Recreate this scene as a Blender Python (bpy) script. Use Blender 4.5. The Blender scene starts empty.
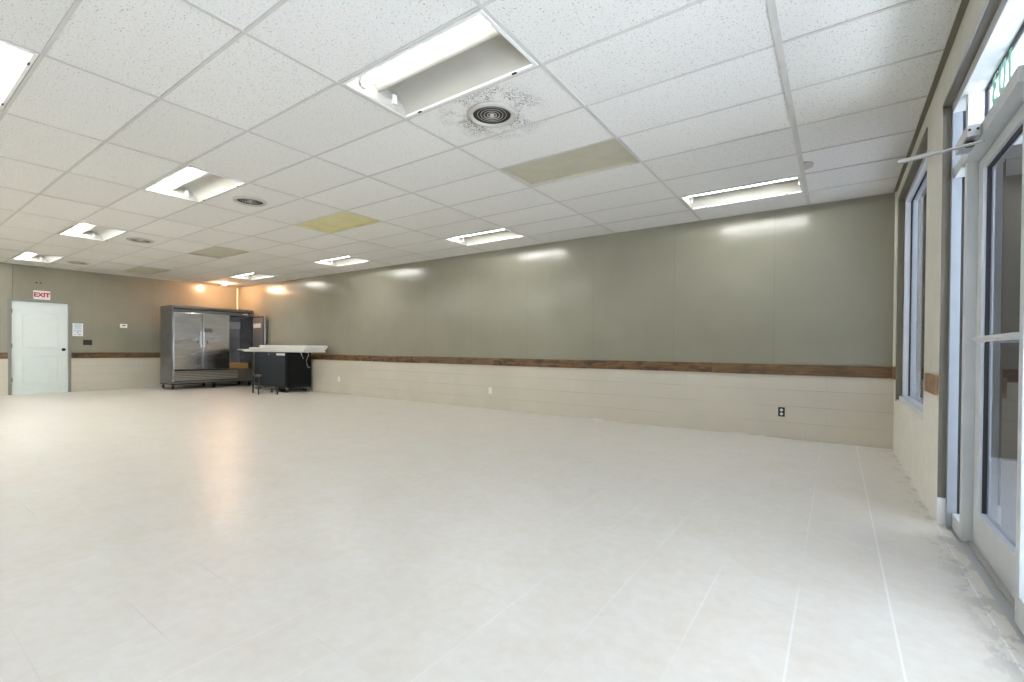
import bpy, bmesh, math, random
from mathutils import Vector, Matrix
random.seed(7)
S = bpy.context.scene
COL = S.collection
PI = math.pi

# ------------------------------------------------------------------ layout
H = 2.84            # ceiling
YW = 4.225          # long wall
XL = -14.207        # far wall with the white door
XR = 0.812          # storefront wall, room face
YN = -5.2           # wall behind the viewpoint
TX, TY = 1.2192, 0.6096   # ceiling tile

# ------------------------------------------------------------------ node helpers
def mat(name):
    m = bpy.data.materials.new(name); m.use_nodes = True
    nt = m.node_tree
    return m, nt, nt.nodes['Principled BSDF']
def nd(nt, typ, **kw):
    n = nt.nodes.new(typ)
    for k, v in kw.items():
        if k.startswith('i_'):
            key = k[2:]
            key = int(key) if key.isdigit() else key.replace('_', ' ')
            n.inputs[key].default_value = v
        else:
            setattr(n, k, v)
    return n
def lk(nt, a, b): nt.links.new(a, b)
def math_(nt, op, a, b=None, c=None, clamp=False):
    n = nt.nodes.new('ShaderNodeMath'); n.operation = op; n.use_clamp = clamp
    for i, v in enumerate((a, b, c)):
        if v is None: continue
        if isinstance(v, (int, float)): n.inputs[i].default_value = v
        else: lk(nt, v, n.inputs[i])
    return n.outputs[0]
def mixc(nt, fac, a, b, blend='MIX'):
    n = nt.nodes.new('ShaderNodeMix'); n.data_type = 'RGBA'; n.blend_type = blend
    for s, v in ((n.inputs[0], fac), (n.inputs[6], a), (n.inputs[7], b)):
        if isinstance(v, (int, float)): s.default_value = v
        elif isinstance(v, tuple): s.default_value = v if len(v) == 4 else v + (1,)
        else: lk(nt, v, s)
    return n.outputs[2]
def pos(nt):
    g = nd(nt, 'ShaderNodeNewGeometry'); s = nd(nt, 'ShaderNodeSeparateXYZ')
    lk(nt, g.outputs['Position'], s.inputs[0])
    return g.outputs['Position'], s.outputs[0], s.outputs[1], s.outputs[2]
def noise(nt, vec, scale, detail=3, rough=.55, vscale=None):
    if vscale:
        mp = nd(nt, 'ShaderNodeMapping'); mp.inputs['Scale'].default_value = vscale
        lk(nt, vec, mp.inputs[0]); vec = mp.outputs[0]
    n = nd(nt, 'ShaderNodeTexNoise'); n.inputs['Scale'].default_value = scale
    n.inputs['Detail'].default_value = detail; n.inputs['Roughness'].default_value = rough
    lk(nt, vec, n.inputs['Vector'])
    return n.outputs[0]
def ramp(nt, fac, stops):
    r = nd(nt, 'ShaderNodeValToRGB'); e = r.color_ramp.elements
    while len(e) < len(stops): e.new(.5)
    for el, (p_, c) in zip(e, stops):
        el.position = p_; el.color = c if len(c) == 4 else tuple(c) + (1,)
    lk(nt, fac, r.inputs[0]); return r.outputs[0]
def bump(nt, b, height, strength=.2, dist=.01):
    n = nd(nt, 'ShaderNodeBump'); n.inputs['Strength'].default_value = strength
    n.inputs['Distance'].default_value = dist
    lk(nt, height, n.inputs['Height']); lk(nt, n.outputs[0], b.inputs['Normal'])
def line_mask(nt, coord, period, offset, width):
    """1 inside lines of the given width at offset + n*period"""
    a = math_(nt, 'SUBTRACT', coord, offset - period / 2)
    f = math_(nt, 'FLOORED_MODULO', a, period)
    d = math_(nt, 'ABSOLUTE', math_(nt, 'SUBTRACT', f, period / 2))
    return math_(nt, 'LESS_THAN', d, width / 2)
def plain(name, col, rough=.5, metal=0., spec=None, var=.04, nscale=6.):
    m, nt, b = mat(name)
    p_, x, y, z = pos(nt)
    n = noise(nt, p_, nscale, 3)
    c0 = tuple(max(0, c * (1 - var)) for c in col); c1 = tuple(min(1, c * (1 + var)) for c in col)
    lk(nt, ramp(nt, n, [(.3, c0), (.7, c1)]), b.inputs['Base Color'])
    b.inputs['Roughness'].default_value = rough; b.inputs['Metallic'].default_value = metal
    if spec is not None: b.inputs['Specular IOR Level'].default_value = spec
    return m

# ------------------------------------------------------------------ materials
M = {}
def make_floor():
    m, nt, b = mat('floor_tile'); p_, x, y, z = pos(nt)
    T = .3225
    n1 = noise(nt, p_, 3.2, 6, .62); n2 = noise(nt, p_, 17, 4, .6)
    base = ramp(nt, n1, [(.3, (.705, .65, .58)), (.5, (.74, .705, .655)), (.68, (.765, .745, .715))])
    base = mixc(nt, .35, base, ramp(nt, n2, [(.35, (.69, .65, .59)), (.65, (.79, .77, .73))]))
    gx = line_mask(nt, x, T, .487, .0075); gy = line_mask(nt, y, T, -.23, .006)
    pat = noise(nt, p_, .9, 2, .5)
    vis = math_(nt, 'MULTIPLY', gx, ramp(nt, pat, [(.4, (0, 0, 0)), (.6, (1, 1, 1))]))
    pat2 = noise(nt, p_, 1.3, 2, .5, (1, 1.4, 3))
    vis2 = math_(nt, 'MULTIPLY', gy, ramp(nt, pat2, [(.5, (0, 0, 0)), (.64, (.8, .8, .8))]))
    near = math_(nt, 'GREATER_THAN', x, .3)          # the rows along the glass are freshly grouted
    vis = math_(nt, 'MAXIMUM', vis, math_(nt, 'MULTIPLY', gx, near))
    vis = math_(nt, 'MULTIPLY', vis, ramp(nt, x, [(.0, (.45,) * 3), (.35, (.85,) * 3)]))
    col = mixc(nt, vis, base, (.86, .86, .85))
    col = mixc(nt, math_(nt, 'MULTIPLY', vis2, .5), col, (.56, .56, .54))
    # worn flaking strip along the door threshold
    ns = noise(nt, p_, 11, 5, .7, (1, .45, 1)); edge = math_(nt, 'ADD', x, math_(nt, 'MULTIPLY', noise(nt, p_, 4, 3), .22))
    strip = ramp(nt, edge, [(.80, (0, 0, 0)), (.92, (1, 1, 1))])
    fl = math_(nt, 'MULTIPLY', strip, ramp(nt, ns, [(.5, (0, 0, 0)), (.56, (1, 1, 1))]))
    col = mixc(nt, math_(nt, 'MULTIPLY', fl, .55), col, (.40, .39, .37))
    lk(nt, col, b.inputs['Base Color'])
    lk(nt, ramp(nt, n1, [(.25, (.33,) * 3), (.75, (.37,) * 3)]), b.inputs['Roughness'])
    b.inputs['Specular IOR Level'].default_value = .38
    bump(nt, b, n2, .05, .004)
    return m
def make_ceiling():
    m, nt, b = mat('acoustic_tile'); p_, x, y, z = pos(nt)
    ix = math_(nt, 'FLOOR', math_(nt, 'DIVIDE', x, TX)); iy = math_(nt, 'FLOOR', math_(nt, 'DIVIDE', y, TY))
    cv = nd(nt, 'ShaderNodeCombineXYZ'); lk(nt, ix, cv.inputs[0]); lk(nt, iy, cv.inputs[1])
    wn = nd(nt, 'ShaderNodeTexWhiteNoise'); lk(nt, cv.outputs[0], wn.inputs['Vector'])
    base = ramp(nt, wn.outputs['Value'], [(0, (.77, .77, .75)), (1, (.83, .83, .815))])
    n1 = noise(nt, p_, 2, 3)
    base = mixc(nt, math_(nt, 'MULTIPLY', n1, .25), base, (.76, .745, .71))
    # fissures and pin holes
    n2 = noise(nt, p_, 78, 2, .5); n3 = noise(nt, p_, 150, 1, .4)
    pit = math_(nt, 'MAXIMUM', ramp(nt, n2, [(.30, (1, 1, 1)), (.375, (0, 0, 0))]), ramp(nt, n3, [(.26, (1, 1, 1)), (.33, (0, 0, 0))]))
    col = mixc(nt, math_(nt, 'MULTIPLY', pit, .72), base, (.27, .26, .24))
    # dust blown on to the tile round the first vent
    d = nd(nt, 'ShaderNodeVectorMath', operation='DISTANCE'); lk(nt, p_, d.inputs[0]); d.inputs[1].default_value = (-1.845, .318, H)
    ring = ramp(nt, d.outputs['Value'], [(.17, (0, 0, 0)), (.21, (1, 1, 1)), (.30, (.75, .75, .75)), (.46, (0, 0, 0))])
    n4 = noise(nt, p_, 120, 2, .5); dots = ramp(nt, n4, [(.51, (0, 0, 0)), (.56, (1, 1, 1))])
    n5 = noise(nt, p_, 5, 2); 
    dust = math_(nt, 'MULTIPLY', math_(nt, 'MULTIPLY', ring, dots), ramp(nt, n5, [(.34, (0, 0, 0)), (.52, (1, 1, 1))]))
    col = mixc(nt, math_(nt, 'MULTIPLY', dust, .95), col, (.09, .08, .06))
    lk(nt, col, b.inputs['Base Color']); b.inputs['Roughness'].default_value = .9
    b.inputs['Specular IOR Level'].default_value = .15
    bump(nt, b, math_(nt, 'SUBTRACT', 1., pit), .35, .004)
    return m
def make_wall(name, up, low, along):
    """painted boarding above, painted block below; `along` is the axis the wall runs on"""
    m, nt, b = mat(name); p_, x, y, z = pos(nt)
    u = x if along == 'x' else y
    n1 = noise(nt, p_, 1.4, 4); n2 = noise(nt, p_, 30, 3)
    cu = ramp(nt, n1, [(.3, tuple(c * .95 for c in up)), (.7, tuple(min(1, c * 1.05) for c in up))])
    seam = line_mask(nt, u, TX, -.35, .006)
    cu = mixc(nt, math_(nt, 'MULTIPLY', seam, .35), cu, tuple(c * .55 for c in up))
    row = math_(nt, 'FLOOR', math_(nt, 'DIVIDE', z, .2))
    sh = math_(nt, 'MULTIPLY', math_(nt, 'FLOORED_MODULO', row, 2), .2)
    jz = line_mask(nt, z, .2, 0., .008)
    jv = line_mask(nt, math_(nt, 'ADD', u, sh), .4, 0., .006)
    joint = math_(nt, 'MAXIMUM', jz, math_(nt, 'MULTIPLY', jv, .35))
    fade = ramp(nt, noise(nt, p_, 1.1, 3), [(.35, (.15,) * 3), (.65, (1,) * 3)])
    joint = math_(nt, 'MULTIPLY', joint, fade)
    cl = ramp(nt, n1, [(.3, tuple(c * .95 for c in low)), (.7, tuple(min(1, c * 1.04) for c in low))])
    cl = mixc(nt, math_(nt, 'MULTIPLY', joint, .42), cl, tuple(c * .42 for c in low))
    # pale caulk smears along the floor line
    cz = math_(nt, 'MULTIPLY', math_(nt, 'LESS_THAN', z, .016), ramp(nt, noise(nt, p_, 2.3, 2), [(.56, (0, 0, 0)), (.66, (.7, .7, .7))]))
    cl = mixc(nt, cz, cl, (.72, .71, .68))
    hi = math_(nt, 'GREATER_THAN', z, .85)
    lk(nt, mixc(nt, hi, cl, cu), b.inputs['Base Color'])
    rr = ramp(nt, n1, [(.3, (.18,) * 3), (.7, (.25,) * 3)])
    lk(nt, mixc(nt, hi, (.5, .5, .5), rr), b.inputs['Roughness'])
    b.inputs['Specular IOR Level'].default_value = .5
    wav = noise(nt, p_, 2.2, 2, .5, (1.6, 1.6, .35) if along == 'x' else (1.6, 1.6, .35))
    hgt = math_(nt, 'ADD', math_(nt, 'MULTIPLY', math_(nt, 'ADD', joint, math_(nt, 'MULTIPLY', seam, hi)), -1.), math_(nt, 'MULTIPLY', wav, 1.6))
    hgt = math_(nt, 'ADD', hgt, math_(nt, 'MULTIPLY', n2, .12))
    bump(nt, b, hgt, .25, .008)
    return m
def make_wood():
    m, nt, b = mat('stained_board'); p_, x, y, z = pos(nt)
    tc = nd(nt, 'ShaderNodeTexCoord'); oi = nd(nt, 'ShaderNodeObjectInfo')
    off = nd(nt, 'ShaderNodeVectorMath', operation='ADD'); lk(nt, p_, off.inputs[0])
    cb = nd(nt, 'ShaderNodeCombineXYZ')
    for k in range(3): lk(nt, math_(nt, 'MULTIPLY', oi.outputs['Random'], 37. + k), cb.inputs[k])
    lk(nt, cb.outputs[0], off.inputs[1]); v = off.outputs[0]
    g = noise(nt, v, 4, 5, .6, (1.3, 1.3, 22)); k = noise(nt, v, 2.6, 3, .6, (2.0, 2.0, 5))
    c = ramp(nt, g, [(.3, (.05, .022, .008)), (.52, (.16, .078, .028)), (.72, (.27, .15, .06))])
    c = mixc(nt, ramp(nt, k, [(.36, (1, 1, 1)), (.52, (0, 0, 0))]), c, (.022, .012, .007))
    c = mixc(nt, math_(nt, 'MULTIPLY', oi.outputs['Random'], .5), c, (.16, .10, .045))
    lk(nt, c, b.inputs['Base Color']); b.inputs['Roughness'].default_value = .45
    bump(nt, b, g, .2, .003)
    return m
def make_steel(name, col, rough):
    m, nt, b = mat(name); p_, x, y, z = pos(nt)
    n = noise(nt, p_, 3, 3, .5, (1, 1, 2)); f = noise(nt, p_, 60, 2, .5, (1, .03, 1))
    lk(nt, ramp(nt, f, [(.3, tuple(c * .9 for c in col)), (.7, tuple(min(1, c * 1.08) for c in col))]), b.inputs['Base Color'])
    b.inputs['Metallic'].default_value = 1
    lk(nt, ramp(nt, n, [(.3, (rough * .8,) * 3), (.7, (rough * 1.25,) * 3)]), b.inputs['Roughness'])
    bump(nt, b, n, .25, .02)
    return m
def make_glass(name, tint, ior, refl):
    m, nt, b = mat(name); nt.nodes.remove(b)
    out = nt.nodes['Material Output']
    t = nd(nt, 'ShaderNodeBsdfTransparent'); t.inputs[0].default_value = tint + (1,)
    g = nd(nt, 'ShaderNodeBsdfGlossy'); g.inputs['Roughness'].default_value = .015; g.inputs[0].default_value = refl + (1,)
    p_, x, y, z = pos(nt)
    bp = nd(nt, 'ShaderNodeBump'); bp.inputs['Strength'].default_value = .02; lk(nt, noise(nt, p_, 1.5, 1), bp.inputs['Height'])
    lk(nt, bp.outputs[0], g.inputs['Normal'])
    fr = nd(nt, 'ShaderNodeFresnel'); fr.inputs[0].default_value = ior
    mx = nd(nt, 'ShaderNodeMixShader')
    gm = nd(nt, 'ShaderNodeNewGeometry')
    lk(nt, math_(nt, 'MULTIPLY', fr.outputs[0], math_(nt, 'SUBTRACT', 1., gm.outputs['Backfacing'])), mx.inputs[0]); lk(nt, t.outputs[0], mx.inputs[1]); lk(nt, g.outputs[0], mx.inputs[2])
    lk(nt, mx.outputs[0], out.inputs[0])
    return m
def make_emit(name, col, strength):
    m, nt, b = mat(name)
    b.inputs['Base Color'].default_value = (.9, .9, .9, 1)
    b.inputs['Emission Color'].default_value = col + (1,)
    b.inputs['Emission Strength'].default_value = strength
    return m
M['floor'] = make_floor(); M['ceiling'] = make_ceiling()
UP = (.275, .262, .205); LOW = (.60, .56, .475)
M['wall_x'] = make_wall('painted_wall', UP, LOW, 'x'); M['wall_y'] = make_wall('painted_end_wall', UP, LOW, 'y')
M['pier'] = plain('painted_plaster', (.70, .69, .62), .45); M['plaster_low'] = plain('painted_plaster_cream', (.83, .82, .76), .5)
M['olive'] = plain('olive_paint', (.165, .15, .105), .4)
M['brownmetal'] = plain('brown_metal', (.20, .18, .15), .35)
M['grid'] = plain('grid_metal', (.60, .595, .57), .5)
M['grid_dark'] = plain('grid_shadow', (.25, .245, .23), .7)
M['wood'] = make_wood()
M['wood_light'] = plain('light_stained_board', (.27, .155, .075), .45, var=.35, nscale=14)
M['white_enamel'] = plain('white_enamel', (.84, .845, .83), .22, spec=.6)
M['reflector'] = plain('reflector_enamel', (.40, .39, .35), .3, spec=.5, var=.05, nscale=4)
M['tube'] = make_emit('lit_tube', (.985, 1., .985), 28.)
M['tube_dim'] = make_emit('dim_lit_tube', (.985, 1., .985), 8.5)  # same tube at lower strength, for the two nearest troughs
M['tube_boosted'] = make_emit('boosted_lit_tube', (.985, 1., .99), 56.)  # raised strength, used only in the added out-of-view fixtures
M['panel'] = plain('beige_panel', (.52, .50, .40), .6, var=.05)
M['panel_yellow'] = plain('yellowed_panel', (.66, .62, .34), .55, var=.06)
M['vent'] = plain('vent_enamel', (.50, .485, .45), .4)
M['black'] = plain('black_plastic', (.012, .012, .012), .4)
M['dark'] = plain('dark_hollow', (.02, .02, .018), .8)
M['door_white'] = plain('white_door_paint', (.74, .81, .80), .35, var=.015)
M['door_casing'] = plain('grey_green_paint', (.225, .235, .205), .4)
M['bronze'] = plain('dark_bronze', (.03, .024, .018), .35, metal=.8)
M['paper'] = plain('white_paper', (.80, .84, .87), .7, var=.02)
M['paper_blue'] = plain('blue_ink', (.36, .50, .68), .7)
M['ink'] = plain('grey_ink', (.10, .11, .13), .7)
M['red'] = plain('red_ink', (.45, .012, .05), .6)
M['sign_white'] = plain('sign_face', (.82, .80, .80), .5, var=.02)
M['plastic_white'] = plain('white_plastic', (.80, .80, .77), .35, var=.02)
M['steel'] = make_steel('brushed_steel', (.50, .485, .47), .20)
M['steel_side'] = make_steel('satin_steel', (.30, .31, .32), .34)
M['steel_dark'] = make_steel('dull_steel', (.24, .23, .215), .4)
M['louver'] = plain('louver_steel', (.50, .48, .43), .35, metal=.7)
M['chrome'] = plain('chrome', (.7, .7, .7), .12, metal=1)
M['liner'] = plain('cabinet_liner', (.30, .285, .285), .35, metal=.6)
M['gasket'] = plain('rubber_gasket', (.03, .028, .03), .6)
M['card'] = plain('cardboard', (.52, .30, .10), .8)
M['navy'] = plain('blue_black_vinyl', (.012, .019, .026), .5, spec=.3)
M['navy_side'] = plain('black_vinyl', (.006, .007, .008), .5, spec=.3)
M['board_white'] = plain('white_board', (.86, .86, .83), .5, var=.05, nscale=3)
M['alu'] = plain('painted_aluminium', (.64, .67, .69), .35, var=.05)
M['alu_shaded'] = plain('shaded_aluminium', (.34, .38, .43), .4, var=.05)  # darker copy of the frame aluminium, jamb shade put into its colour
M['alu_edge'] = plain('bare_aluminium', (.62, .62, .62), .3, metal=.9)
M['glass_clear'] = make_glass('clear_glass', (.93, .96, .96), 1.5, (1, 1, 1))
M['glass_dark'] = make_glass('tinted_glass', (.50, .52, .55), 2.0, (.85, .88, .92))
M['caulk'] = plain('stained_white_paint', (.78, .78, .78), .5)
M['concrete'] = plain('sidewalk_concrete', (.55, .56, .57), .9)
M['asphalt'] = plain('pale_lot', (.42, .43, .45), .9)
M['dark_backdrop'] = plain('dark_backdrop', (.030, .024, .020), .9, spec=.1, var=.2, nscale=9)  # near-black colour for the added wall behind the glass
def make_vinyl():
    m, nt, b = mat('pale_green_vinyl'); out = nt.nodes['Material Output']
    b.inputs['Base Color'].default_value = (.42, .60, .52, 1); b.inputs['Roughness'].default_value = .6
    t = nd(nt, 'ShaderNodeBsdfTranslucent'); t.inputs[0].default_value = (.45, .66, .57, 1)
    mx = nd(nt, 'ShaderNodeMixShader'); mx.inputs[0].default_value = .42
    lk(nt, b.outputs[0], mx.inputs[1]); lk(nt, t.outputs[0], mx.inputs[2]); lk(nt, mx.outputs[0], out.inputs[0])
    return m
M['digit'] = make_vinyl()
M['smudge'] = plain('dark_residue', (.05, .045, .06), .8)
M['lamp'] = make_emit('warm_bulb', (1., .54, .29), 950.)

# ------------------------------------------------------------------ mesh helpers
class MB:
    def __init__(s): s.bm = bmesh.new()
    def box(s, x0, x1, y0, y1, z0, z1, bev=0., seg=2, mi=0):
        r = bmesh.ops.create_cube(s.bm, size=1.)
        for v in r['verts']:
            v.co = Vector(((x0 + x1) / 2 + v.co.x * (x1 - x0), (y0 + y1) / 2 + v.co.y * (y1 - y0), (z0 + z1) / 2 + v.co.z * (z1 - z0)))
        fs = {f for v in r['verts'] for f in v.link_faces}
        for f in fs: f.material_index = mi
        if bev > 0:
            es = list({e for v in r['verts'] for e in v.link_edges})
            bmesh.ops.bevel(s.bm, geom=es, offset=bev, segments=seg, affect='EDGES', profile=.6)
        return s
    def quad(s, pts, mi=0):
        f = s.bm.faces.new([s.bm.verts.new(p) for p in pts]); f.material_index = mi; return s
    def cyl(s, a, b, r, r2=None, n=16, cap=True):
        a, b = Vector(a), Vector(b); d = b - a
        q = d.to_track_quat('Z', 'Y').to_matrix().to_4x4()
        mtx = Matrix.Translation((a + b) / 2) @ q
        bmesh.ops.create_cone(s.bm, cap_ends=cap, segments=n, radius1=r, radius2=r if r2 is None else r2, depth=d.length, matrix=mtx)
        return s
    def lathe(s, prof, c, axis='z', n=32):
        """prof: list of (radius, height) from the centre"""
        rings = []
        for r, h in prof:
            ring = []
            for k in range(n):
                a = 2 * PI * k / n
                u, w = r * math.cos(a), r * math.sin(a)
                co = {'z': (u, w, h), 'x': (h, u, w), 'y': (u, h, w)}[axis]
                ring.append(s.bm.verts.new(Vector(c) + Vector(co)))
            rings.append(ring)
        for A, B in zip(rings, rings[1:]):
            for k in range(n):
                s.bm.faces.new((A[k], A[(k + 1) % n], B[(k + 1) % n], B[k]))
        for ring in (() if prof[0] == prof[-1] else (rings[0], rings[-1])):
            if len({tuple(v.co) for v in ring}) > 2:
                try: s.bm.faces.new(ring)
                except ValueError: pass
        return s
    def tube(s, pts, r, n=8):
        pts = [Vector(p) for p in pts]; rings = []
        for i, p in enumerate(pts):
            d = (pts[min(i + 1, len(pts) - 1)] - pts[max(i - 1, 0)]).normalized()
            q = d.to_track_quat('Z', 'Y')
            rings.append([s.bm.verts.new(p + q @ Vector((r * math.cos(2 * PI * k / n), r * math.sin(2 * PI * k / n), 0))) for k in range(n)])
        for A, B in zip(rings, rings[1:]):
            for k in range(n): s.bm.faces.new((A[k], A[(k + 1) % n], B[(k + 1) % n], B[k]))
        s.bm.faces.new(rings[0]); s.bm.faces.new(rings[-1]); return s
    def prism(s, prof, axis, a0, a1):
        """prof: closed 2-D outline extruded along axis"""
        def P(u, w, t): return {'x': (t, u, w), 'y': (u, t, w), 'z': (u, w, t)}[axis]
        A = [s.bm.verts.new(P(u, w, a0)) for u, w in prof]; B = [s.bm.verts.new(P(u, w, a1)) for u, w in prof]
        n = len(prof)
        for k in range(n): s.bm.faces.new((A[k], A[(k + 1) % n], B[(k + 1) % n], B[k]))
        s.bm.faces.new(A); s.bm.faces.new(B[::-1]); return s
    def build(s, name, m, parent=None, smooth=False, loc=None, label=None):
        bmesh.ops.recalc_face_normals(s.bm, faces=s.bm.faces)
        me = bpy.data.meshes.new(name); s.bm.to_mesh(me); s.bm.free()
        for x in (m if isinstance(m, (list, tuple)) else [m]): me.materials.append(x)
        if smooth:
            for p_ in me.polygons: p_.use_smooth = True
        o = bpy.data.objects.new(name, me); COL.objects.link(o)
        if parent is not None: o.parent = parent
        if loc is not None: o.location = loc
        if label: o['label'] = label
        return o
def tag(o, label=None, cat=None, group=None, kind=None):
    for k, v in (('label', label), ('category', cat), ('group', group), ('kind', kind)):
        if v: o[k] = v
    return o
def thing(name, label, cat, loc=(0, 0, 0), group=None, kind=None, rz=0.):
    o = bpy.data.objects.new(name, None); o.empty_display_size = .1; COL.objects.link(o)
    o.location = loc; o.rotation_euler = (0, 0, rz)
    return tag(o, label, cat, group, kind)
def struct(o, label, cat): return tag(o, label, cat, None, 'structure')
def dup(root, loc, label):
    r = root.copy(); COL.objects.link(r); r.location = loc; r['label'] = label
    for ch in list(root.children):
        c = ch.copy(); COL.objects.link(c); c.parent = r
        for g in list(ch.children):
            d = g.copy(); COL.objects.link(d); d.parent = c
    return r
def text(name, s, size, m, parent, mtx, extrude=.0008, bold=0.):
    cu = bpy.data.curves.new(name, 'FONT'); cu.body = s; cu.size = size; cu.extrude = extrude; cu.offset = bold
    cu.align_x = 'CENTER'; cu.align_y = 'CENTER'
    t = bpy.data.objects.new(name, cu); COL.objects.link(t)
    me = bpy.data.meshes.new_from_object(t.evaluated_get(bpy.context.evaluated_depsgraph_get()))
    bpy.data.objects.remove(t); bpy.data.curves.remove(cu)
    me.name = name; me.materials.clear(); me.materials.append(m)
    o = bpy.data.objects.new(name, me); COL.objects.link(o); o.parent = parent; o.matrix_local = mtx
    return o
def frame_matrix(origin, right, up):
    r, u = Vector(right).normalized(), Vector(up).normalized(); n = r.cross(u)
    return Matrix(((r.x, u.x, n.x, origin[0]), (r.y, u.y, n.y, origin[1]), (r.z, u.z, n.z, origin[2]), (0, 0, 0, 1)))

# ------------------------------------------------------------------ room shell
struct(MB().box(XL - .2, XR + .05, YN - .2, YW + .2, -.12, 0).build('floor', M['floor']), 'cream stone-look tile floor across the whole room', 'floor')
struct(MB().box(XL - .2, XR + .19, YW, YW + .18, 0, H + .3).build('wall_back', M['wall_x']), 'long taupe over beige wall with a wooden band', 'wall')
struct(MB().box(XL - .2, XR + .19, YN - .18, YN, 0, H + .3).build('wall_front', M['wall_x']), 'wall behind the viewpoint, taupe over beige', 'wall')
# far end wall with door hole
DY0, DY1, DZ = -.475, .44, 2.045
w = MB()
for y0, y1, z0, z1 in ((YN, DY0 - .01, 0, H + .3), (DY1 + .01, YW, 0, H + .3), (DY0 - .01, DY1 + .01, DZ + .01, H + .3)):
    w.box(XL - .18, XL, y0, y1, z0, z1)
struct(w.build('wall_left', M['wall_y']), 'far end wall holding the white door', 'wall')

# storefront wall: pier, wall round the small window, band over the glass
WY0, WY1, WZ0, WZ1 = 2.07, 3.95, .575, 2.685        # small window opening
PY = 1.45                                            # end of the pier, start of the glass front
SZ = 2.605                                            # top of the glass front
w = MB()
XO = XR + .19
w.box(XR, XO, WY1, YW, .87, H + .3); w.box(XR, XO, WY0, WY1, WZ1, H + .3)
w.box(XR, XO, PY, WY0, .87, H + .3); w.box(XR, XO, YN, PY, SZ, H + .3)
struct(w.build('wall_right', M['pier']), 'tan painted pier and band around the glass front', 'wall')
low = MB(); low.box(XR, XO, WY1, YW, 0, .87); low.box(XR, XO, PY, WY0, 0, .87); low.box(XR, XO, WY0, WY1, 0, WZ0)
struct(low.build('wall_right_base', M['plaster_low']), 'cream lower wall below the small window', 'wall')

# ------------------------------------------------------------------ ceiling
LIT = [(0, 5), (3, 5), (6, 5), (9, 5), (1, -1), (4, -1), (7, -1), (10, -1), (3, -4)]
HID = [(6, -4), (9, -4), (4, -8), (7, -8), (10, -8)]  # added fixtures out of view, there to fill the room with light
PANEL = [(1, 2), (4, 2), (7, 2), (10, 2)]
VENT = [(1, 0), (4, 0), (7, 0), (10, 0)]
skip = set(LIT) | set(HID) | set(PANEL)
c = MB()
for i in range(-1, 13):
    for j in range(-10, 8):
        if (i, j) in skip: continue
        x1, x0 = min(-TX * i, XR), max(-TX * (i + 1), XL); y0, y1 = max(TY * j, YN), min(TY * (j + 1), YW)
        if x1 - x0 < .01 or y1 - y0 < .01: continue
        if (i, j) in VENT:      # tile with a round hole for the vent
            vx, vy, n = -1.845 - TX * (i - 1), .318, 64
            A, B = [], []
            for q in range(n):
                a = 2 * PI * (q + .5) / n; ca, sa = math.cos(a), math.sin(a)
                k = min(((x1 - vx) if ca > 0 else (x0 - vx)) / ca if abs(ca) > 1e-6 else 9, ((y1 - vy) if sa > 0 else (y0 - vy)) / sa if abs(sa) > 1e-6 else 9)
                A.append(c.bm.verts.new((vx + .15 * ca, vy + .15 * sa, H + .006))); B.append(c.bm.verts.new((vx + k * ca, vy + k * sa, H + .006)))
            for q in range(n): c.bm.faces.new((A[q], A[(q + 1) % n], B[(q + 1) % n], B[q]))
            continue
        zz = H + .005 + random.uniform(-.0015, .003)
        c.box(x0 + .003, x1 - .003, y0 + .003, y1 - .003, zz, zz + .018)
CEIL = struct(c.build('ceiling', M['ceiling']), 'suspended ceiling of pitted white tiles in a metal grid', 'ceiling')
g = MB(); gd = MB()
for i in range(0, 13):
    wd = .019 if i == 0 else .0125
    if -TX * i > XL: g.box(-TX * i - wd, -TX * i + wd, YN, YW, H, H + .0035); g.box(-TX * i - .002, -TX * i + .002, YN, YW, H + .0035, H + .04)
for j in range(-8, 7):
    g.box(XL, XR, TY * j - .0105, TY * j + .0105, H + .0006, H + .0038); g.box(XL, XR, TY * j - .002, TY * j + .002, H + .0035, H + .04)
g.build('grid', M['grid'], CEIL)
e = MB()
e.box(XL, XR, YW - .02, YW, H, H + .004); e.box(XL, XL + .02, YN, YW, H, H + .004); e.box(XL, XR, YN, YN + .02, H, H + .004)
e.build('edge_strip', M['grid'], CEIL)
e = MB(); e.box(XR - .03, XR, YN, YW, H - .004, H + .003); e.build('side_strip', M['olive'], CEIL, label='olive edge strip')
MB().box(XL - .2, XO, YN - .2, YW + .2, H + .32, H + .40).build('deck', M['dark'], CEIL)

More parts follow.
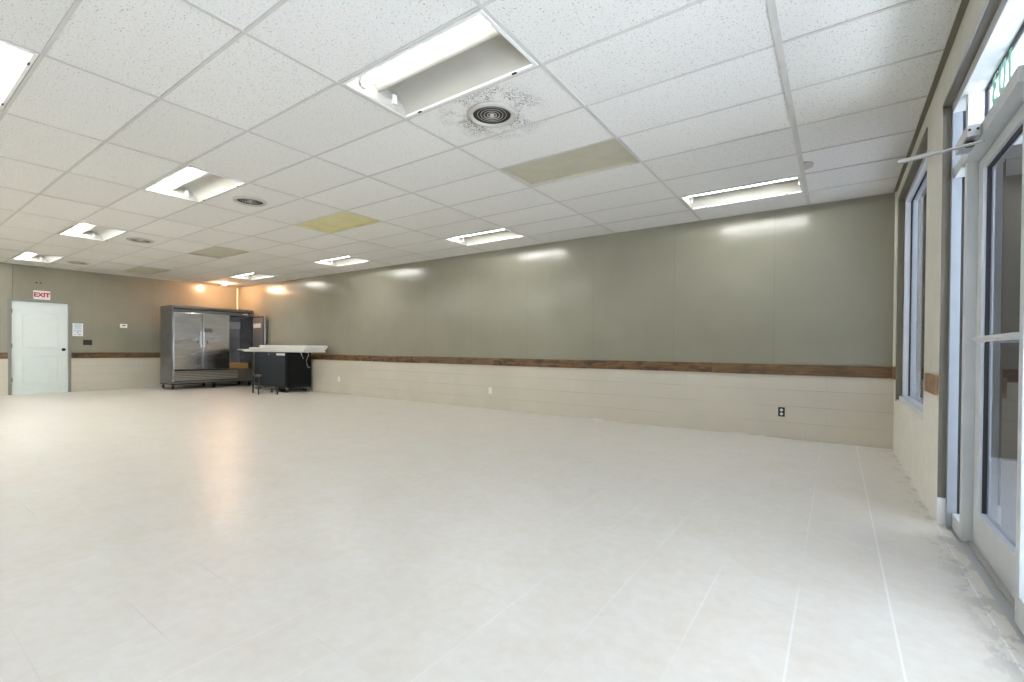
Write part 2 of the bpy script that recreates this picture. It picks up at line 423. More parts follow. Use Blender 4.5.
# ------------------------------------------------------------------ ceiling lights (twin-trough troffers, one trough lit)
def make_troffer():
    L, W = TX - .03, TY - .03            # local: x -L/2..L/2, y 0..W measured from the viewer's side
    t = thing('ceiling_light', 'x', 'light', (0, 0, H), 'recessed ceiling lights')
    hx = L / 2
    f = MB()
    f.box(-hx, hx, 0, .022, -.004, .012, .003); f.box(-hx, hx, W - .022, W, -.004, .012, .003)
    f.box(-hx, -hx + .022, .022, W - .022, -.004, .012, .003); f.box(hx - .022, hx, .022, W - .022, -.004, .012, .003)
    f.build('frame', M['white_enamel'], t)
    # W-shaped reflector
    prof = []
    for k in range(13):
        a = k / 12; prof.append((.02 + a * (W / 2 - .02), .012 + .085 * math.sin(PI * a) ** .75 + .050 * a))
    for k in range(1, 13):
        a = k / 12; prof.append((W / 2 + a * (W / 2 - .02), .012 + .085 * math.sin(PI * a) ** .75 + .050 * (1 - a)))
    r = MB(); A = [r.bm.verts.new((-hx + .02, y, z)) for y, z in prof]; B = [r.bm.verts.new((hx - .02, y, z)) for y, z in prof]
    for k in range(len(prof) - 1): r.bm.faces.new((A[k], A[k + 1], B[k + 1], B[k]))
    r.build('reflector', M['reflector'], t, smooth=True)
    for sx in (-1, 1):
        p = MB(); x = sx * (hx - .024)
        p.box(min(x, x - sx * .004), max(x, x - sx * .004), .02, W - .02, .0, .135)
        p.build('end_plate', M['reflector'], t)
        for q, yy in enumerate((.150, W - .150)):
            s = MB(); xs = x - sx * .004
            s.box(min(xs, xs - sx * .022), max(xs, xs - sx * .022), yy - .018, yy + .018, .035, .105, .004)
            s.build('lamp_holder', M['white_enamel'], t)
    tb = MB().cyl((-hx + .05, .150, .058), (hx - .05, .150, .058), .026, n=20).build('lamp_tube', M['tube_dim'], t, smooth=False, label='lit fluorescent tube')
    for sx in (-1, 1):
        MB().cyl((sx * (hx - .05), .150, .058), (sx * (hx - .03), .150, .058), .0262, n=20).build('tube_cap', M['alu_edge'], tb)
    for sx in (-1, 1):
        MB().box(sx * (hx - .17) - .018, sx * (hx - .17) + .018, W - .024, W - .012, -.009, .0, .002).build('latch', M['bronze'], t)
    h = MB(); h.box(-hx, hx, 0, W, .14, .15); h.box(-hx, hx, -.001, .002, .012, .15); h.box(-hx, hx, W - .002, W + .001, .012, .15)
    h.build('housing', M['white_enamel'], t)
    return t
TL = {(0, 5): 'recessed fluorescent light by the long wall, nearest the glass front',
      (3, 5): 'recessed fluorescent light by the long wall, second from the glass front',
      (6, 5): 'recessed fluorescent light by the long wall, third from the glass front',
      (9, 5): 'recessed fluorescent light by the long wall, close to the steel refrigerator corner',
      (1, -1): 'large recessed fluorescent light touching the dusty tile with the ringed vent',
      (4, -1): 'recessed fluorescent light in front of the second round vent from the viewer',
      (7, -1): 'recessed fluorescent light in front of the third round vent from the viewer',
      (10, -1): 'small looking recessed fluorescent light over the wall with the white door',
      (3, -4): 'recessed fluorescent light cut off at the upper left edge of the photo'}
BOOSTED = [(6, -4), (9, -4), (7, -8), (10, -8)]     # added fixtures with tubes boosted to light the far end
proto = None
for k in [LIT[4]] + LIT[:4] + LIT[5:] + HID:
    loc = (-TX * (k[0] + .5), TY * k[1] + .015, H)
    lab = TL.get(k, 'added fluorescent light out of view that brightens the room, tile %d by %d' % (k[0], -k[1]))
    if proto is None:
        proto = make_troffer(); proto.location = loc; proto['label'] = lab
    else:
        o = dup(proto, loc, lab)
        if k != (3, -4):
            c1 = [c for c in o.children if c.name.startswith('lamp_tube')][0]
            new = c1.data.copy(); new.materials.clear(); new.materials.append(M['tube_boosted' if k in BOOSTED else 'tube']); c1.data = new
        if k == (3, -4):
            [c for c in o.children if c.name.startswith('lamp_tube')][0].location = (0, TY - .33, 0)
        if k in HID:
            c1 = [c for c in o.children if c.name.startswith('lamp_tube')][0]
            c2 = c1.copy(); COL.objects.link(c2); c2.parent = o; c2.location = (0, TY - .33, 0)  # second lit tube in each added fixture, for more fill

# ------------------------------------------------------------------ plain recessed panels
PL = {(1, 2): 'flat beige ceiling panel set beyond the dusty round vent, nearest of the four',
      (4, 2): 'yellowed ceiling panel in the middle of the white tiles',
      (7, 2): 'beige ceiling panel beyond the yellowed one, third from the viewer',
      (10, 2): 'brown looking ceiling panel close to the door wall, farthest of the four'}
for k in PANEL:
    cx, cy = -TX * (k[0] + .5), TY * (k[1] + .5)
    t = thing('ceiling_panel', PL[k], 'ceiling panel', (cx, cy, H), 'beige ceiling panels')
    a, b_ = TX / 2 - .006, TY / 2 - .006
    m_ = M['panel_yellow'] if k == (4, 2) else M['panel']
    MB().box(-a, a, -b_, b_, .028, .036).build('face', m_, t)
    r = MB(); r.box(-a, a, -b_, -b_ + .006, .0045, .03); r.box(-a, a, b_ - .006, b_, .0045, .03); r.box(-a, -a + .006, -b_, b_, .0045, .03); r.box(a - .006, a, -b_, b_, .0045, .03)
    r.build('rim', m_, t)

# ------------------------------------------------------------------ round vents
VT = {1: 'round ringed vent in the dust-blackened tile, nearest of the four vents',
      4: 'round vent beside the second row light, second from the viewer',
      7: 'round vent beside the third light, third from the viewer',
      10: 'round vent close to the door wall, farthest of the four vents'}
def make_vent():
    t = thing('ceiling_vent', 'x', 'vent', group='round ceiling vents')
    MB().lathe([(.142, .004), (.150, -.014), (.165, -.016), (.185, -.008), (.190, .003), (.142, .004)], (0, 0, 0), n=48).build('flange', M['vent'], t, smooth=True)
    MB().lathe([(.143, .002), (.143, .09), (.001, .095)], (0, 0, 0), n=32).build('throat', M['dark'], t)
    for k in range(5):
        r = .132 - .0245 * k
        MB().lathe([(r - .010, .022), (r, .002), (r + .003, .0025), (r - .007, .022), (r - .010, .022)], (0, 0, -.0012 * k), n=40).build('ring', M['vent'], t, smooth=True)
    MB().lathe([(.0005, -.012), (.012, -.010), (.018, .0), (.010, .02)], (0, 0, 0), n=24).build('hub', M['vent'], t, smooth=True)
    return t
vp = None
for i in (1, 4, 7, 10):
    loc = (-1.845 - TX * (i - 1), .318, H)
    if vp is None: vp = make_vent(); vp.location = loc; vp['label'] = VT[i]
    else: dup(vp, loc, VT[i])

# half-round patch at the cracked tile by the right-hand light
t = MB().prism([(.022, 2.68)] + [(.022 + .075 * math.cos(a), 2.78 + .10 * math.sin(a)) for a in [(-.5 + k / 16) * PI for k in range(17)]] + [(.022, 2.88)], 'z', H - .008, H + .004).build('ceiling_patch', M['vent'])
tag(t, 'small half-round cover plate beside the ceiling grid bar near the glass-side light', 'cover plate')
# warm recessed lamp above the refrigerator
t = thing('downlight', 'small warm recessed lamp in the ceiling above the steel refrigerator', 'light', (-13.45, 3.52, H))
MB().lathe([(.05, .004), (.052, -.004), (.085, -.006), (.09, .004)], (0, 0, 0), n=32).build('trim_ring', M['white_enamel'], t, smooth=True)
MB().lathe([(.001, -.052), (.02, -.048), (.036, -.036), (.042, -.02), (.036, -.004), (.022, .004)], (0, 0, 0), n=24).build('bulb', M['lamp'], t, smooth=True)

# ------------------------------------------------------------------ wooden band
TZ0, TZ1 = .785, .918
joints = [XR, -1.05, -2.88, -4.70, -6.56, -8.38, -10.2, -12.05, XL]
names = ['beside the glass front corner', 'under the brightest wall reflection', 'third from the glass front', 'fourth from the glass front', 'to the right of the white boards', 'ending behind the white boards', 'behind the black cooler', 'behind the steel refrigerator']
for k in range(8):
    o = MB().box(joints[k + 1] + .002, joints[k] - .002, YW - .02, YW, TZ0 + .003 * (k % 2), TZ1 - .003 * ((k + 1) % 2), .002).build('trim_%d' % (k + 1), M['wood'])
    struct(o, 'stained wooden board on the long wall, ' + names[k], 'wall trim')
for q, (y0, y1, lab) in enumerate(((.497, 1.12, 'short brown board right of the white door'), (1.122, YW - .02, 'dark brown board running from the thermostat to the refrigerator'), (YN, -.532, 'brown board left of the white door'))):
    struct(MB().box(XL, XL + .02, y0, y1, TZ0, TZ1, .002).build('trim_%d' % (9 + q), M['wood']), lab, 'wall trim')
struct(MB().box(XR - .02, XR, PY + .0, WY0 - .2, TZ0 + .02, TZ1 + .01, .002).build('trim_12', M['wood_light']), 'short wooden board on the tan pier by the glass front', 'wall trim')
struct(MB().box(XR - .02, XR, WY1 + .06, YW - .02, TZ0, TZ1, .002).build('trim_13', M['wood_light']), 'wooden stub between the room corner and the small window', 'wall trim')
struct(MB().box(XR - .016, XR, YW - .05, YW, TZ1, H, .002).build('trim_14', M['pier']), 'tan vertical strip in the corner beside the small window', 'wall trim')
struct(MB().box(XL, XL + .035, YW - .035, YW, TZ1, H - .01, .004).build('trim_15', M['plaster_low']), 'pale corner strip above the steel refrigerator', 'wall trim')

# ------------------------------------------------------------------ white panel door
D = thing('door_1', 'white moulded panel door in a grey green frame', 'door', (XL, 0, 0), kind='structure')
d = MB(); d.box(-.06, -.02, DY0 + .005, DY1 - .005, .0, DZ - .003)
d.build('slab', M['door_white'], D)
def moulding(pts, name):
    MB().tube([(-.0195, y, z) for y, z in pts], .011, 6).build(name, M['door_white'], D)
yl, yr = DY0 + .17, DY1 - .17
arch = [(yl, 1.04), (yl, 1.74)] + [(yl + (yr - yl) * a / 12, 1.74 + .11 * math.sin(PI * a / 12)) for a in range(1, 12)] + [(yr, 1.74), (yr, 1.04), (yl, 1.04)]
moulding(arch, 'upper_panel'); moulding([(yl, .24), (yl, .82), (yr, .82), (yr, .24), (yl, .24)], 'lower_panel')
k = MB(); k.lathe([(.001, .075), (.02, .073), (.03, .06), (.028, .045), (.012, .038), (.011, .006), (.032, .004), (.033, 0)], (-.02, DY1 - .075, .985), axis='x', n=24)
k.build('knob', M['bronze'], D, smooth=True)
for z in (.28, 1.02, 1.78): MB().box(-.022, .0, DY0 + .001, DY0 + .012, z, z + .09, .002).build('hinge', M['bronze'], D)
f = MB()
f.box(-.18, .018, DY0 - .055, DY0, 0, DZ + .055, .003); f.box(-.18, .018, DY1, DY1 + .055, 0, DZ + .055, .003); f.box(-.18, .018, DY0, DY1, DZ, DZ + .055, .003)
f.build('frame', M['door_casing'], D)

# wall fittings on the door wall
s = thing('exit_sign', 'white EXIT sign with red letters above the white door', 'sign', (XL, 0, 2.205))
MB().box(.0, .006, -.138, .138, -.098, .098, .001).build('face', M['sign_white'], s)
text('lettering', 'EXIT', .128, M['red'], s, frame_matrix((.007, 0, 0), (0, 1, 0), (0, 0, 1)), bold=.006)
s = thing('wall_hook', 'pair of tiny dark fittings on the wall above the exit sign', 'hook', (XL, -.06, 2.475))
for q in (-.03, .035): MB().cyl((0, q, 0), (.03, q, 0), .016, n=12).build('hook', M['black'], s)
s = thing('notice_sign', 'two blue and white paper notices taped beside the white door', 'notice', (XL, .612, 1.455))
MB().box(0, .003, -.095, .095, .005, .15).build('upper_sheet', M['paper'], s)
MB().box(0, .003, -.095, .095, -.15, .003).build('lower_sheet', M['paper'], s)
b = MB()
for z, a in ((.125, .06), (.10, .075), (.072, .075), (.05, .05), (.025, .07)): b.box(.003, .0038, -a, a, z - .006, z + .006)
b.build('blue_lines', M['paper_blue'], s)
b = MB()
for z, a, c_ in ((-.03, .075, 0), (-.07, .02, .0), (-.105, .012, -.05), (-.11, .03, .03)): b.box(.003, .0038, c_ - a, c_ + a, z - .006, z + .006)
b.build('grey_lines', M['ink'], s)
s = thing('switch_plate', 'black three-gang switch plate on the door wall', 'switch', (XL, .79, 1.158))
MB().box(0, .008, -.083, .083, -.06, .06, .003).build('plate', M['black'], s)
for q in (-.048, 0, .048): MB().box(.008, .014, q - .016, q + .016, -.032, .032, .002).build('rocker', M['black'], s)
s = thing('thermostat', 'small white thermostat on the wall left of the refrigerator', 'thermostat', (XL, 1.48, 1.585))
MB().box(0, .026, -.072, .072, -.05, .05, .006).build('body', M['plastic_white'], s)
MB().box(.026, .0275, -.028, .032, -.008, .022).build('display', M['ink'], s)
struct(MB().cyl((XL + .012, -.45, DZ + .06), (XL + .012, -.45, H - .01), .011, n=10).build('trim_16', M['door_casing']), 'thin vertical conduit from door frame to ceiling', 'conduit')

# outlets
def outlet(x, z, plate, face, lab):
    s = thing('wall_outlet', lab, 'outlet', (x, YW, z), 'outlets on the long wall')
    MB().box(-.036, .036, -.007, 0, -.058, .058, .003).build('plate', plate, s)
    for q in (-.024, .024):
        r = MB().lathe([(.001, -.0085), (.017, -.0085), (.017, -.006)], (0, 0, q), axis='y', n=20).build('socket', face, s)
        for a in (-.006, .006): MB().box(a - .0012, a + .0012, -.0092, -.0083, q - .004, q + .006).build('slot', M['ink'], r)
outlet(-.255, .325, M['black'], M['plastic_white'], 'black outlet plate with white sockets near the glass front corner')
outlet(-4.775, .328, M['plastic_white'], M['plastic_white'], 'white outlet midway along the long wall')
outlet(-9.25, .345, M['plastic_white'], M['plastic_white'], 'white outlet just right of the black cooler')

# ------------------------------------------------------------------ three-door refrigerator
FX, FB, FY0, FY1, FZ0, FZ1 = -13.10, -13.86, 2.15, 4.145, .145, 2.115
R = thing('refrigerator', 'tall stainless three-door refrigerator with its right door open', 'refrigerator', (FX, FY0, 0))
Wd = FY1 - FY0; Dp = FX - FB
for a in (0, Wd - .03): MB().box(-Dp, -.002, a, a + .03, FZ0, FZ1).build('side_panel', M['steel_side'], R)
MB().box(-Dp, -Dp + .03, .03, Wd - .03, FZ0, FZ1).build('back_panel', M['liner'], R)
MB().box(-Dp + .03, -.03, .03, Wd - .03, FZ1 - .18, FZ1).build('top_panel', M['steel_side'], R)
MB().box(-Dp + .03, -.03, .03, Wd - .03, FZ0, .485).build('bottom_deck', M['steel_dark'], R)
fr = MB(); fr.box(-.03, 0, .0, Wd, FZ1 - .072, FZ1, .004); fr.build('header', M['steel_dark'], R)
hl = MB(); hl.box(-.045, -.03, .03, Wd - .03, FZ1 - .10, FZ1 - .072); hl.build('header_gap', M['gasket'], R)
MB().box(-.03, -.002, .0, Wd, FZ1 - .168, FZ1 - .112, .003).build('lower_header', M['steel_dark'], R)
MB().box(-.004, .002, Wd - .30, Wd - .17, FZ1 - .145, FZ1 - .105, .001).build('badge', M['chrome'], R)
b3 = Wd / 3
for q in (1, 2): MB().box(-Dp + .03, -.03, q * b3 - .02, q * b3 + .02, .485, FZ1 - .17).build('divider', M['liner'], R)
ds = MB()
def fridge_door(y0, y1, side):
    o = MB().box(.002, .058, y0 + .006, y1 - .006, .505, FZ1 - .178, .008).build('door', M['steel'], R)
    MB().box(-.012, .002, y0 + .02, y1 - .02, .52, FZ1 - .19).build('gasket', M['gasket'], o)
    hy = y1 - .035 if side > 0 else y0 + .035
    h = MB(); h.box(.062, .080, hy - .012, hy + .012, 1.06, 1.47, .004); h.box(.056, .064, hy - .012, hy + .012, 1.06, 1.10); h.box(.056, .064, hy - .012, hy + .012, 1.43, 1.47)
    h.build('handle', M['chrome'], o)
    MB().box(.05, .0605, hy + side * -.075 - .02, hy + side * -.075 + .02, 1.16, 1.24, .006).build('lock_plate', M['steel_dark'], o)
    return o
d1 = fridge_door(.008, b3, 1); d2 = fridge_door(b3, 2 * b3, -1)
lg = MB().box(.058, .0605, b3 + .045, b3 + .235, 1.475, 1.555, .001).build('logo_plate', M['black'], d2)
text('logo', 'TRUE', .085, M['steel'], d2, frame_matrix((.0615, b3 + .14, 1.515), (0, 1, 0), (0, 0, 1)), bold=.002)
# open door, swung out beside the long wall
od = MB().box(.02, .66, Wd - .045, Wd + .012, .505, FZ1 - .178, .008).build('door', M['steel_dark'], R)
MB().box(.04, .64, Wd - .054, Wd - .045, .53, FZ1 - .20).build('door_liner', M['liner'], od, label='grey liner of the open door')
gk = MB(); gk.box(.03, .65, Wd - .058, Wd - .046, FZ1 - .22, FZ1 - .185); gk.box(.625, .65, Wd - .058, Wd - .046, .52, FZ1 - .19); gk.box(.03, .055, Wd - .058, Wd - .046, .52, FZ1 - .19)
gk.build('gasket', M['gasket'], od)
MB().box(.656, .664, Wd - .04, Wd + .008, .51, FZ1 - .18, .002).build('door_edge', M['chrome'], od)
MB().box(.10, .50, Wd - .06, Wd - .054, 1.62, 1.74, .004).build('liner_label', M['plastic_white'], od)
# inside of the open bay
for z in (.95, 1.30): 
    sh = MB(); sh.box(-Dp + .06, -.06, 2 * b3 + .03, 2 * b3 + .042, z, z + .012); sh.box(-Dp + .06, -.06, Wd - .045, Wd - .033, z, z + .012)
    for q in range(16):
        xx = -Dp + .07 + q * .04; sh.box(xx, xx + .006, 2 * b3 + .03, Wd - .035, z + .004, z + .01)
    sh.build('wire_shelf', M['steel_dark'], R)
MB().box(-Dp + .03, -Dp + .12, 2 * b3 + .05, Wd - .06, 1.60, 1.80, .01).build('fan_cover', M['plastic_white'], R)
# grille
gr = MB(); gr.box(-.03, -.012, .0, Wd, FZ0, .49)
gr.build('grille_back', M['gasket'], R)
for q in range(6):
    z = FZ0 + .075 + q * .042
    MB().prism([(-.014, z), (.0, z + .004), (.0, z + .022), (-.014, z + .034)], 'y', .05, Wd - .02).build('grille_slat', M['louver'], R)
MB().box(-.03, .002, .0, .05, FZ0, .49, .002).build('grille_post', M['chrome'], R)
MB().box(-.03, .002, Wd - .42, Wd, FZ0 + .06, .49, .002).build('grille_door', M['steel_dark'], R)
MB().box(-.03, .004, .0, Wd, FZ0, FZ0 + .055, .002).build('kick_strip', M['steel_side'], R)
MB().box(-Dp, .0, .0, Wd, FZ0 - .025, FZ0, .002).build('base_frame', M['black'], R)
for yy in (.05, Wd / 2, Wd - .06):
    for xx in (-.08, -Dp + .07):
        cs = MB(); cs.cyl((xx - .02, yy - .016, .05), (xx - .02, yy + .016, .05), .05, n=20)
        o = cs.build('caster', M['black'], R)
        MB().box(xx - .045, xx + .03, yy - .026, yy + .026, .095, FZ0 - .022, .003).build('caster_bracket', M['steel_dark'], o)
t = thing('cardboard_box', 'orange tan cardboard box on the bottom of the open refrigerator bay', 'box', (FX - .30, FY0 + 2 * b3 + .32, .486))
MB().box(-.2, .2, -.25, .25, 0, .155, .003).build('carton', M['card'], t)
MB().box(-.2, .2, -.03, .03, .155, .156).build('tape', M['board_white'], t)

# ------------------------------------------------------------------ black bar cooler with white boards on it
CX0, CX1, CY0, CY1, CZ0, CZ1 = -11.84, -10.32, 3.53, 4.18, .125, .965
K = thing('bar_cooler', 'blue-black back-bar cooler on casters against the long wall', 'cooler', (CX0, CY0, 0))
cw, cd = CX1 - CX0, CY1 - CY0
MB().box(0, cw, .03, cd, CZ0, CZ1, .006).build('cabinet', M['navy_side'], K)
MB().box(.26, cw - .03, 0, .03, CZ0 + .04, CZ1 - .015, .006).build('front_door', M['navy'], K)
MB().box(.005, .25, .008, .03, CZ0 + .04, CZ1 - .015, .004).build('machine_panel', M['navy_side'], K)
MB().box(cw - .44, cw - .06, -.003, .0, .885, .935).build('nameplate', M['plastic_white'], K, label='white label strip')
for q in (.36, .72): MB().cyl((q, -.004, .905), (q, .002, .905), .012, n=12).build('screw', M['chrome'], K)
MB().box(0, cw, .01, cd, CZ0 - .03, CZ0, .003).build('base_rail', M['black'], K)
for xx in (.12, cw - .1):
    for yy in (.08, cd - .1):
        o = MB().cyl((xx - .015, yy, .045), (xx + .015, yy, .045), .045, n=20).build('caster', M['black'], K)
        MB().box(xx - .03, xx + .03, yy - .03, yy + .03, .07, CZ0 - .028, .003).build('caster_bracket', M['chrome'], o)
def board(x0, x1, y0, y1, z0, z1, rz, lab):
    t = MB().box(-(x1 - x0) / 2, (x1 - x0) / 2, -(y1 - y0) / 2, (y1 - y0) / 2, 0, z1 - z0, .006).build('board', M['board_white'])
    t.location = ((x0 + x1) / 2, (y0 + y1) / 2, z0); t.rotation_euler = (0, 0, rz)
    tag(t, lab, 'board', 'white boards lying across the cooler')
board(-12.30, -9.55, 3.50, 4.05, .966, .998, .012, 'thin white board at the bottom of the stack on the black cooler')
board(-12.62, -9.50, 3.47, 4.02, .999, 1.030, -.004, 'white board second from the bottom of the stack on the black cooler')
board(-11.95, -9.42, 3.46, 4.00, 1.031, 1.075, .006, 'white board just under the topmost one on the black cooler')
board(-11.40, -9.33, 3.44, 3.98, 1.076, 1.128, -.004, 'thick white board topmost in the stack on the black cooler')
def cord(pts, lab):
    tag(MB().tube(pts, .007, 8).build('cord', M['plastic_white'], smooth=True), lab, 'cord')
xs = CX1 + .012
cord([(xs, 3.90, .962), (xs, 3.905, .93), (xs + .012, 3.92, .88), (xs + .005, 3.95, .83), (xs, 3.96, .80)], 'short white cord hanging from the boards down the cooler side')
cord([(xs, 4.02, .962), (xs, 4.08, .955), (xs + .01, 4.10, .90), (xs, 4.07, .83), (xs, 4.04, .76), (xs, 4.06, .66), (xs, 4.09, .585), (xs, 4.13, .58), (xs, 4.14, .61)], 'long white cord with a hooked end hanging down the cooler side')
t = thing('floor_stand', 'low black metal stand with thin legs in front of the black cooler', 'stand', (-10.5, 3.12, 0))
P0, P1, P2, P3 = (-.35, -.10), (.10, -.20), (-.15, .24), (.42, .07)
for (px, py), hh in ((P0, .40), (P1, .42), (P2, .14), (P3, .14)):
    MB().cyl((px, py, 0), (px, py, hh), .017, n=10).build('leg', M['black'], t)
rl = MB()
for a, b_, z in ((P0, P1, .40), (P0, P1, .24), (P0, P2, .13), (P1, P3, .13), (P2, P3, .13), (P0, P1, .13)): rl.tube([(a[0], a[1], z), (b_[0], b_[1], z)], .014, 8)
rl.build('rail', M['black'], t)
MB().box(P1[0] - .10, P1[0] + .03, P1[1] - .03, P1[1] + .05, .41, .46, .01).build('clamp', M['steel_dark'], t)

# ------------------------------------------------------------------ small window beside the corner
def member(name, parent, x0, x1, y0, y1, z0, z1, m='alu', bev=.003): return MB().box(x0, x1, y0, y1, z0, z1, bev).build(name, M[m], parent)
W1 = thing('window_1', 'tall aluminium window with dark glass beside the room corner', 'window', kind='structure')
x0 = XR + .045; x1 = XR + .145
member('jamb', W1, x0, x1, WY1 - .05, WY1, WZ0, WZ1); member('jamb', W1, x0, x1, WY0, WY0 + .05, WZ0, WZ1)
member('head', W1, x0, x1, WY0 + .05, WY1 - .05, WZ1 - .05, WZ1); member('sill', W1, x0 - .03, x1, WY0 + .05, WY1 - .05, WZ0, WZ0 + .045)
member('glass', W1, x0 + .05, x0 + .056, WY0 + .05, WY1 - .05, WZ0 + .045, WZ1 - .05, 'glass_dark', 0)
gk = MB(); gk.box(x0 + .044, x0 + .062, WY1 - .056, WY1 - .05, WZ0 + .045, WZ1 - .05); gk.box(x0 + .044, x0 + .062, WY0 + .05, WY1 - .05, WZ1 - .056, WZ1 - .05)
gk.build('gasket', M['gasket'], W1)
cs = MB(); cs.box(XR - .006, x0, WY1, WY1 + .03, WZ0 - .02, WZ1 + .03); cs.box(XR - .006, x0, WY0, WY1, WZ1, WZ1 + .03)
cs.box(XR + .001, x0, WY1 - .004, WY1, WZ0, WZ1); cs.box(XR + .001, x0, WY0, WY1, WZ1 - .004, WZ1)
cs.build('casing', M['olive'], W1)

# ------------------------------------------------------------------ glass front: sidelight, door, transom and the panes further along
GX0, GX1, GZ = XR + .066, XR + .17, 2.145               # frame planes, underside of the transom bar
G = .953                                             # glass plane
W2 = thing('window_2', 'aluminium glass front with sidelight and transom around the door', 'window', kind='structure')
# reveal of the pier end and of the band above
rv = MB(); rv.box(XR + .001, XR + .04, PY - .004, PY, .17, SZ); rv.build('reveal', M['brownmetal'], W2)
rv = MB(); rv.box(XR + .001, XR + .04, YN, PY, SZ - .012, SZ); rv.build('reveal_head', M['brownmetal'], W2)
MB().box(XR - .005, XR + .004, YN, PY, SZ - .008, SZ + .006).build('edge_bead', M['alu_edge'], W2)
MB().box(XR - .003, XR + .04, PY - .016, PY - .004, 0, .168, .003).build('plinth_block', M['caulk'], W2, label='white painted block at the foot of the pier')
MY = [1.17, .135, -1.15, -2.45, -3.75]
member('jamb', W2, XR + .04, .898, PY - .03, PY - .004, 0, SZ - .012, 'alu_shaded'); member('jamb_gasket', W2, .899, GX1, PY - .03, PY - .004, 0, SZ - .012, 'gasket', 0)
for q, y in enumerate(MY): member('mullion', W2, GX0, GX1, y, y + .05, 0, SZ - .012)
member('head', W2, XR + .04, GX1, YN, PY, SZ - .07, SZ - .012)
member('transom_bar', W2, XR + .05, GX1, MY[1] + .05, MY[0] + .05, GZ, GZ + .065); member('transom_bar', W2, XR + .05, GX1, MY[0] + .05, PY - .03, GZ - .01, GZ + .055)
member('sill', W2, GX0, GX1, MY[0] + .05, PY - .03, 0, .09)
spans = [(MY[0] + .05, PY - .03, .09, GZ - .01), (MY[0] + .05, PY - .03, GZ + .055, SZ - .07), (MY[1] + .05, MY[0], GZ + .065, SZ - .07)]
for q in range(1, 4):
    a, b_ = MY[q + 1] + .05, MY[q]
    member('sill', W2, GX0, GX1, a, b_, 0, .12); member('transom_bar', W2, GX0, GX1, a, b_, GZ, GZ + .06)
    spans += [(a, b_, .12, GZ), (a, b_, GZ + .06, SZ - .07)]
member('sill', W2, GX0, GX1, YN, MY[4], 0, .12); spans.append((YN, MY[4], .12, SZ - .07))
for (a, b_, z0, z1) in spans:
    member('pane', W2, G, G + .006, a, b_, z0, z1, 'glass_clear', 0)
    g_ = MB(); g_.box(G - .006, G + .012, b_ - .003, b_, z0, z1); g_.box(G - .006, G + .012, a, a + .006, z0, z1); g_.box(G - .006, G + .012, a, b_, z1 - .006, z1)
    g_.build('gasket', M['gasket'], W2)
# house number on the transom, seen from behind
text('house_number', '103', .26, M['digit'], W2, frame_matrix((G - .002, .86, 2.455), (0, 1, 0), (0, 0, 1)), .001, .004)
sm = MB()
for y in (1.0, .88, .76): sm.prism([(y - .03, 2.292), (y + .03, 2.292), (y + .012, 2.262), (y - .008, 2.268)], 'x', G - .003, G - .001)
sm.build('sticker_residue', M['smudge'], W2)

D2 = thing('door_2', 'narrow-stile glass entrance door with a push bar', 'door', kind='structure')
a, b_ = MY[1] + .054, MY[0] - .004; dx0, dx1 = G - .028, G + .02
member('stile', D2, dx0, dx1, b_ - .10, b_, .012, GZ - .012); member('stile', D2, dx0, dx1, a, a + .06, .012, GZ - .012)
member('top_rail', D2, dx0, dx1, a + .06, b_ - .10, GZ - .07, GZ - .012); member('bottom_rail', D2, dx0, dx1, a + .06, b_ - .10, .012, .20)
member('glass', D2, G - .003, G + .003, a + .06, b_ - .10, .20, GZ - .07, 'glass_dark', 0)
g_ = MB(); yy = b_ - .10
g_.box(G - .012, G + .012, yy - .003, yy, .20, GZ - .07); g_.box(G - .012, G + .012, a + .06, yy, GZ - .078, GZ - .07)
g_.build('gasket', M['gasket'], D2)
MB().box(G - .01, GX1, b_ - .002, MY[0], .012, GZ - .012).build('weather_strip', M['gasket'], D2)
member('head_stop', D2, G - .022, GX1, a, b_, GZ - .012, GZ)
pb = MB(); pb.tube([(dx0 - .002, yy - .10, 1.14), (dx0 - .035, yy - .115, 1.14), (dx0 - .048, yy - .16, 1.14), (dx0 - .048, a + .08, 1.14), (dx0 - .035, a + .04, 1.14), (dx0 - .002, a + .03, 1.14)], .015, 12)
pb.build('push_bar', M['alu'], D2, smooth=True)
member('threshold', D2, G - .05, GX1, a - .05, b_ + .004, 0, .012, 'alu_edge')
cb = MB(); cb.box(GX0 - .072, GX0 - .017, .74, 1.02, GZ + .004, GZ + .062, .006)
cb = cb.build('closer_body', M['alu_edge'], D2)
MB().cyl((GX0 - .045, .83, GZ - .018), (GX0 - .045, .83, GZ + .006), .018, n=16).build('spindle', M['gasket'], cb)
for q in (-.018, .012): MB().cyl((GX0 - .043 + q, .738, GZ + .036), (GX0 - .043 + q, .742, GZ + .036), .006, n=10).build('closer_screw', M['gasket'], cb)
ar = MB()
A0, A1 = Vector((.862, .70, 2.098)), Vector((.557, .83, 2.10))
dv = (A1 - A0).normalized(); sv = Vector((-dv.y, dv.x, 0)) * .014
for zz, s0, s1 in ((0, 0., 1.), (.009, .45, 1.)):
    p0 = A0 + (A1 - A0) * s0; p1 = A0 + (A1 - A0) * s1
    pts = [p0 - sv, p1 - sv, p1 + sv, p0 + sv]
    lo = [ar.bm.verts.new(p + Vector((0, 0, zz))) for p in pts]; hi = [ar.bm.verts.new(p + Vector((0, 0, zz + .007))) for p in pts]
    ar.bm.faces.new(lo); ar.bm.faces.new(hi)
    for q in range(4): ar.bm.faces.new((lo[q], lo[(q + 1) % 4], hi[(q + 1) % 4], hi[q]))
ar.build('closer_arm', M['alu_edge'], D2, label='bare closer arm sticking into the room')

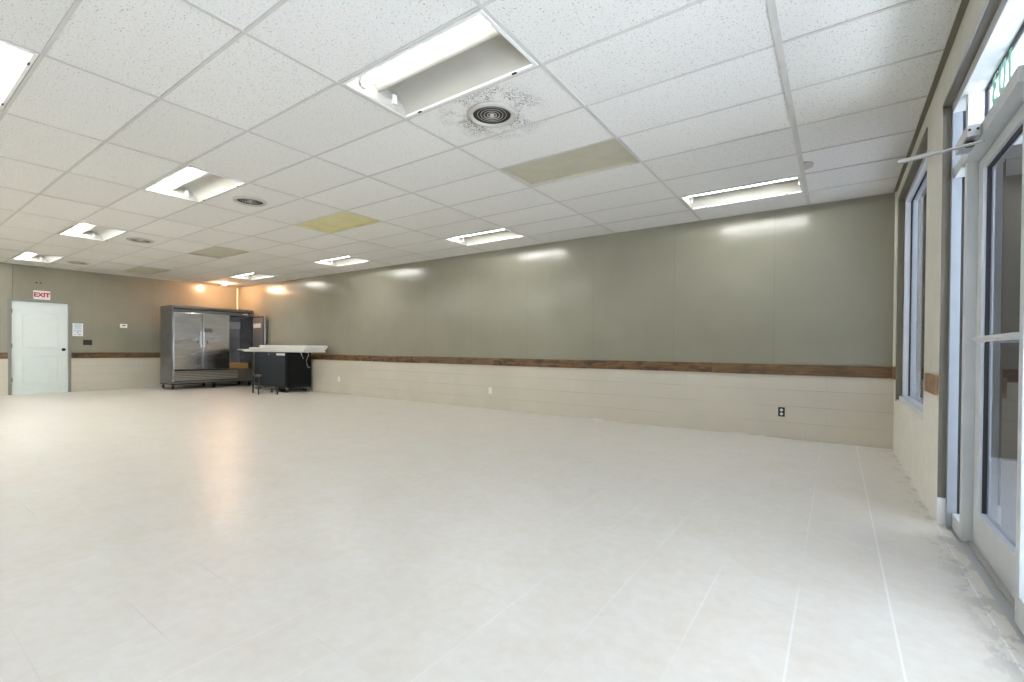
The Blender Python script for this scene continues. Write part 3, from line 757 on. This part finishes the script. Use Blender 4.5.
# ------------------------------------------------------------------ outdoors
struct(MB().box(XO - .14, 4.2, -14, 14, -.14, -.01).build('sidewalk', M['concrete']), 'pale concrete walk outside the glass front', 'ground')
struct(MB().box(4.2, 60, -50, 60, -.3, -.12).build('parking_lot', M['asphalt']), 'pale concrete lot beyond the walk', 'ground')

struct(MB().box(XO + .002, 9., 4.42, 4.66, -.01, 3.2).build('added_dark_wall', M['dark_backdrop']), 'added dark wall outdoors that keeps the door and window glass dark', 'wall')  # added wall, darkens what shows through the door and window glass

# ------------------------------------------------------------------ light
wd = bpy.data.worlds.new('sky'); S.world = wd; wd.use_nodes = True
bg = wd.node_tree.nodes['Background']; bg.inputs[0].default_value = (.85, .89, 1., 1); bg.inputs[1].default_value = 2.3

sun = bpy.data.lights.new('sun', 'SUN'); so = bpy.data.objects.new('sun', sun); COL.objects.link(so)
sun.energy = 44.; sun.angle = math.radians(1.); sun.color = (.92, .92, 1.)
so.rotation_euler = Vector((.55, .12, -.83)).to_track_quat('-Z', 'Y').to_euler(); so.location = (0, 0, 12)

# ------------------------------------------------------------------ camera
cam = bpy.data.cameras.new('camera'); co = bpy.data.objects.new('camera', cam); COL.objects.link(co); S.camera = co
fpx, yaw, pit, rol = 467.65, -.623014, -.008102, .00831
f = Vector((math.sin(yaw) * math.cos(pit), math.cos(yaw) * math.cos(pit), math.sin(pit)))
r = Vector((math.cos(yaw), -math.sin(yaw), 0)); u = r.cross(f)
cr, sr = math.cos(rol), math.sin(rol)
r2, u2 = cr * r + sr * u, -sr * r + cr * u
co.matrix_world = Matrix(((r2.x, u2.x, -f.x, .291728), (r2.y, u2.y, -f.y, -2.51832), (r2.z, u2.z, -f.z, 1.066705), (0, 0, 0, 1)))
cam.sensor_width = 36; cam.lens = fpx / 1024 * 36
cam.shift_x = 11.4157 / 1024; cam.shift_y = 12.508 / 1024
cam.clip_start = .02; cam.clip_end = 300

S.view_settings.view_transform = 'Standard'; S.view_settings.look = 'None'
S.view_settings.gamma = 1; S.view_settings.use_curve_mapping = False
S.view_settings.exposure = .79
S.cycles.max_bounces = 10; S.cycles.diffuse_bounces = 6; S.cycles.glossy_bounces = 4; S.cycles.transparent_max_bounces = 12
S.cycles.sample_clamp_indirect = 8.
S.cycles.caustics_reflective = False; S.cycles.caustics_refractive = False
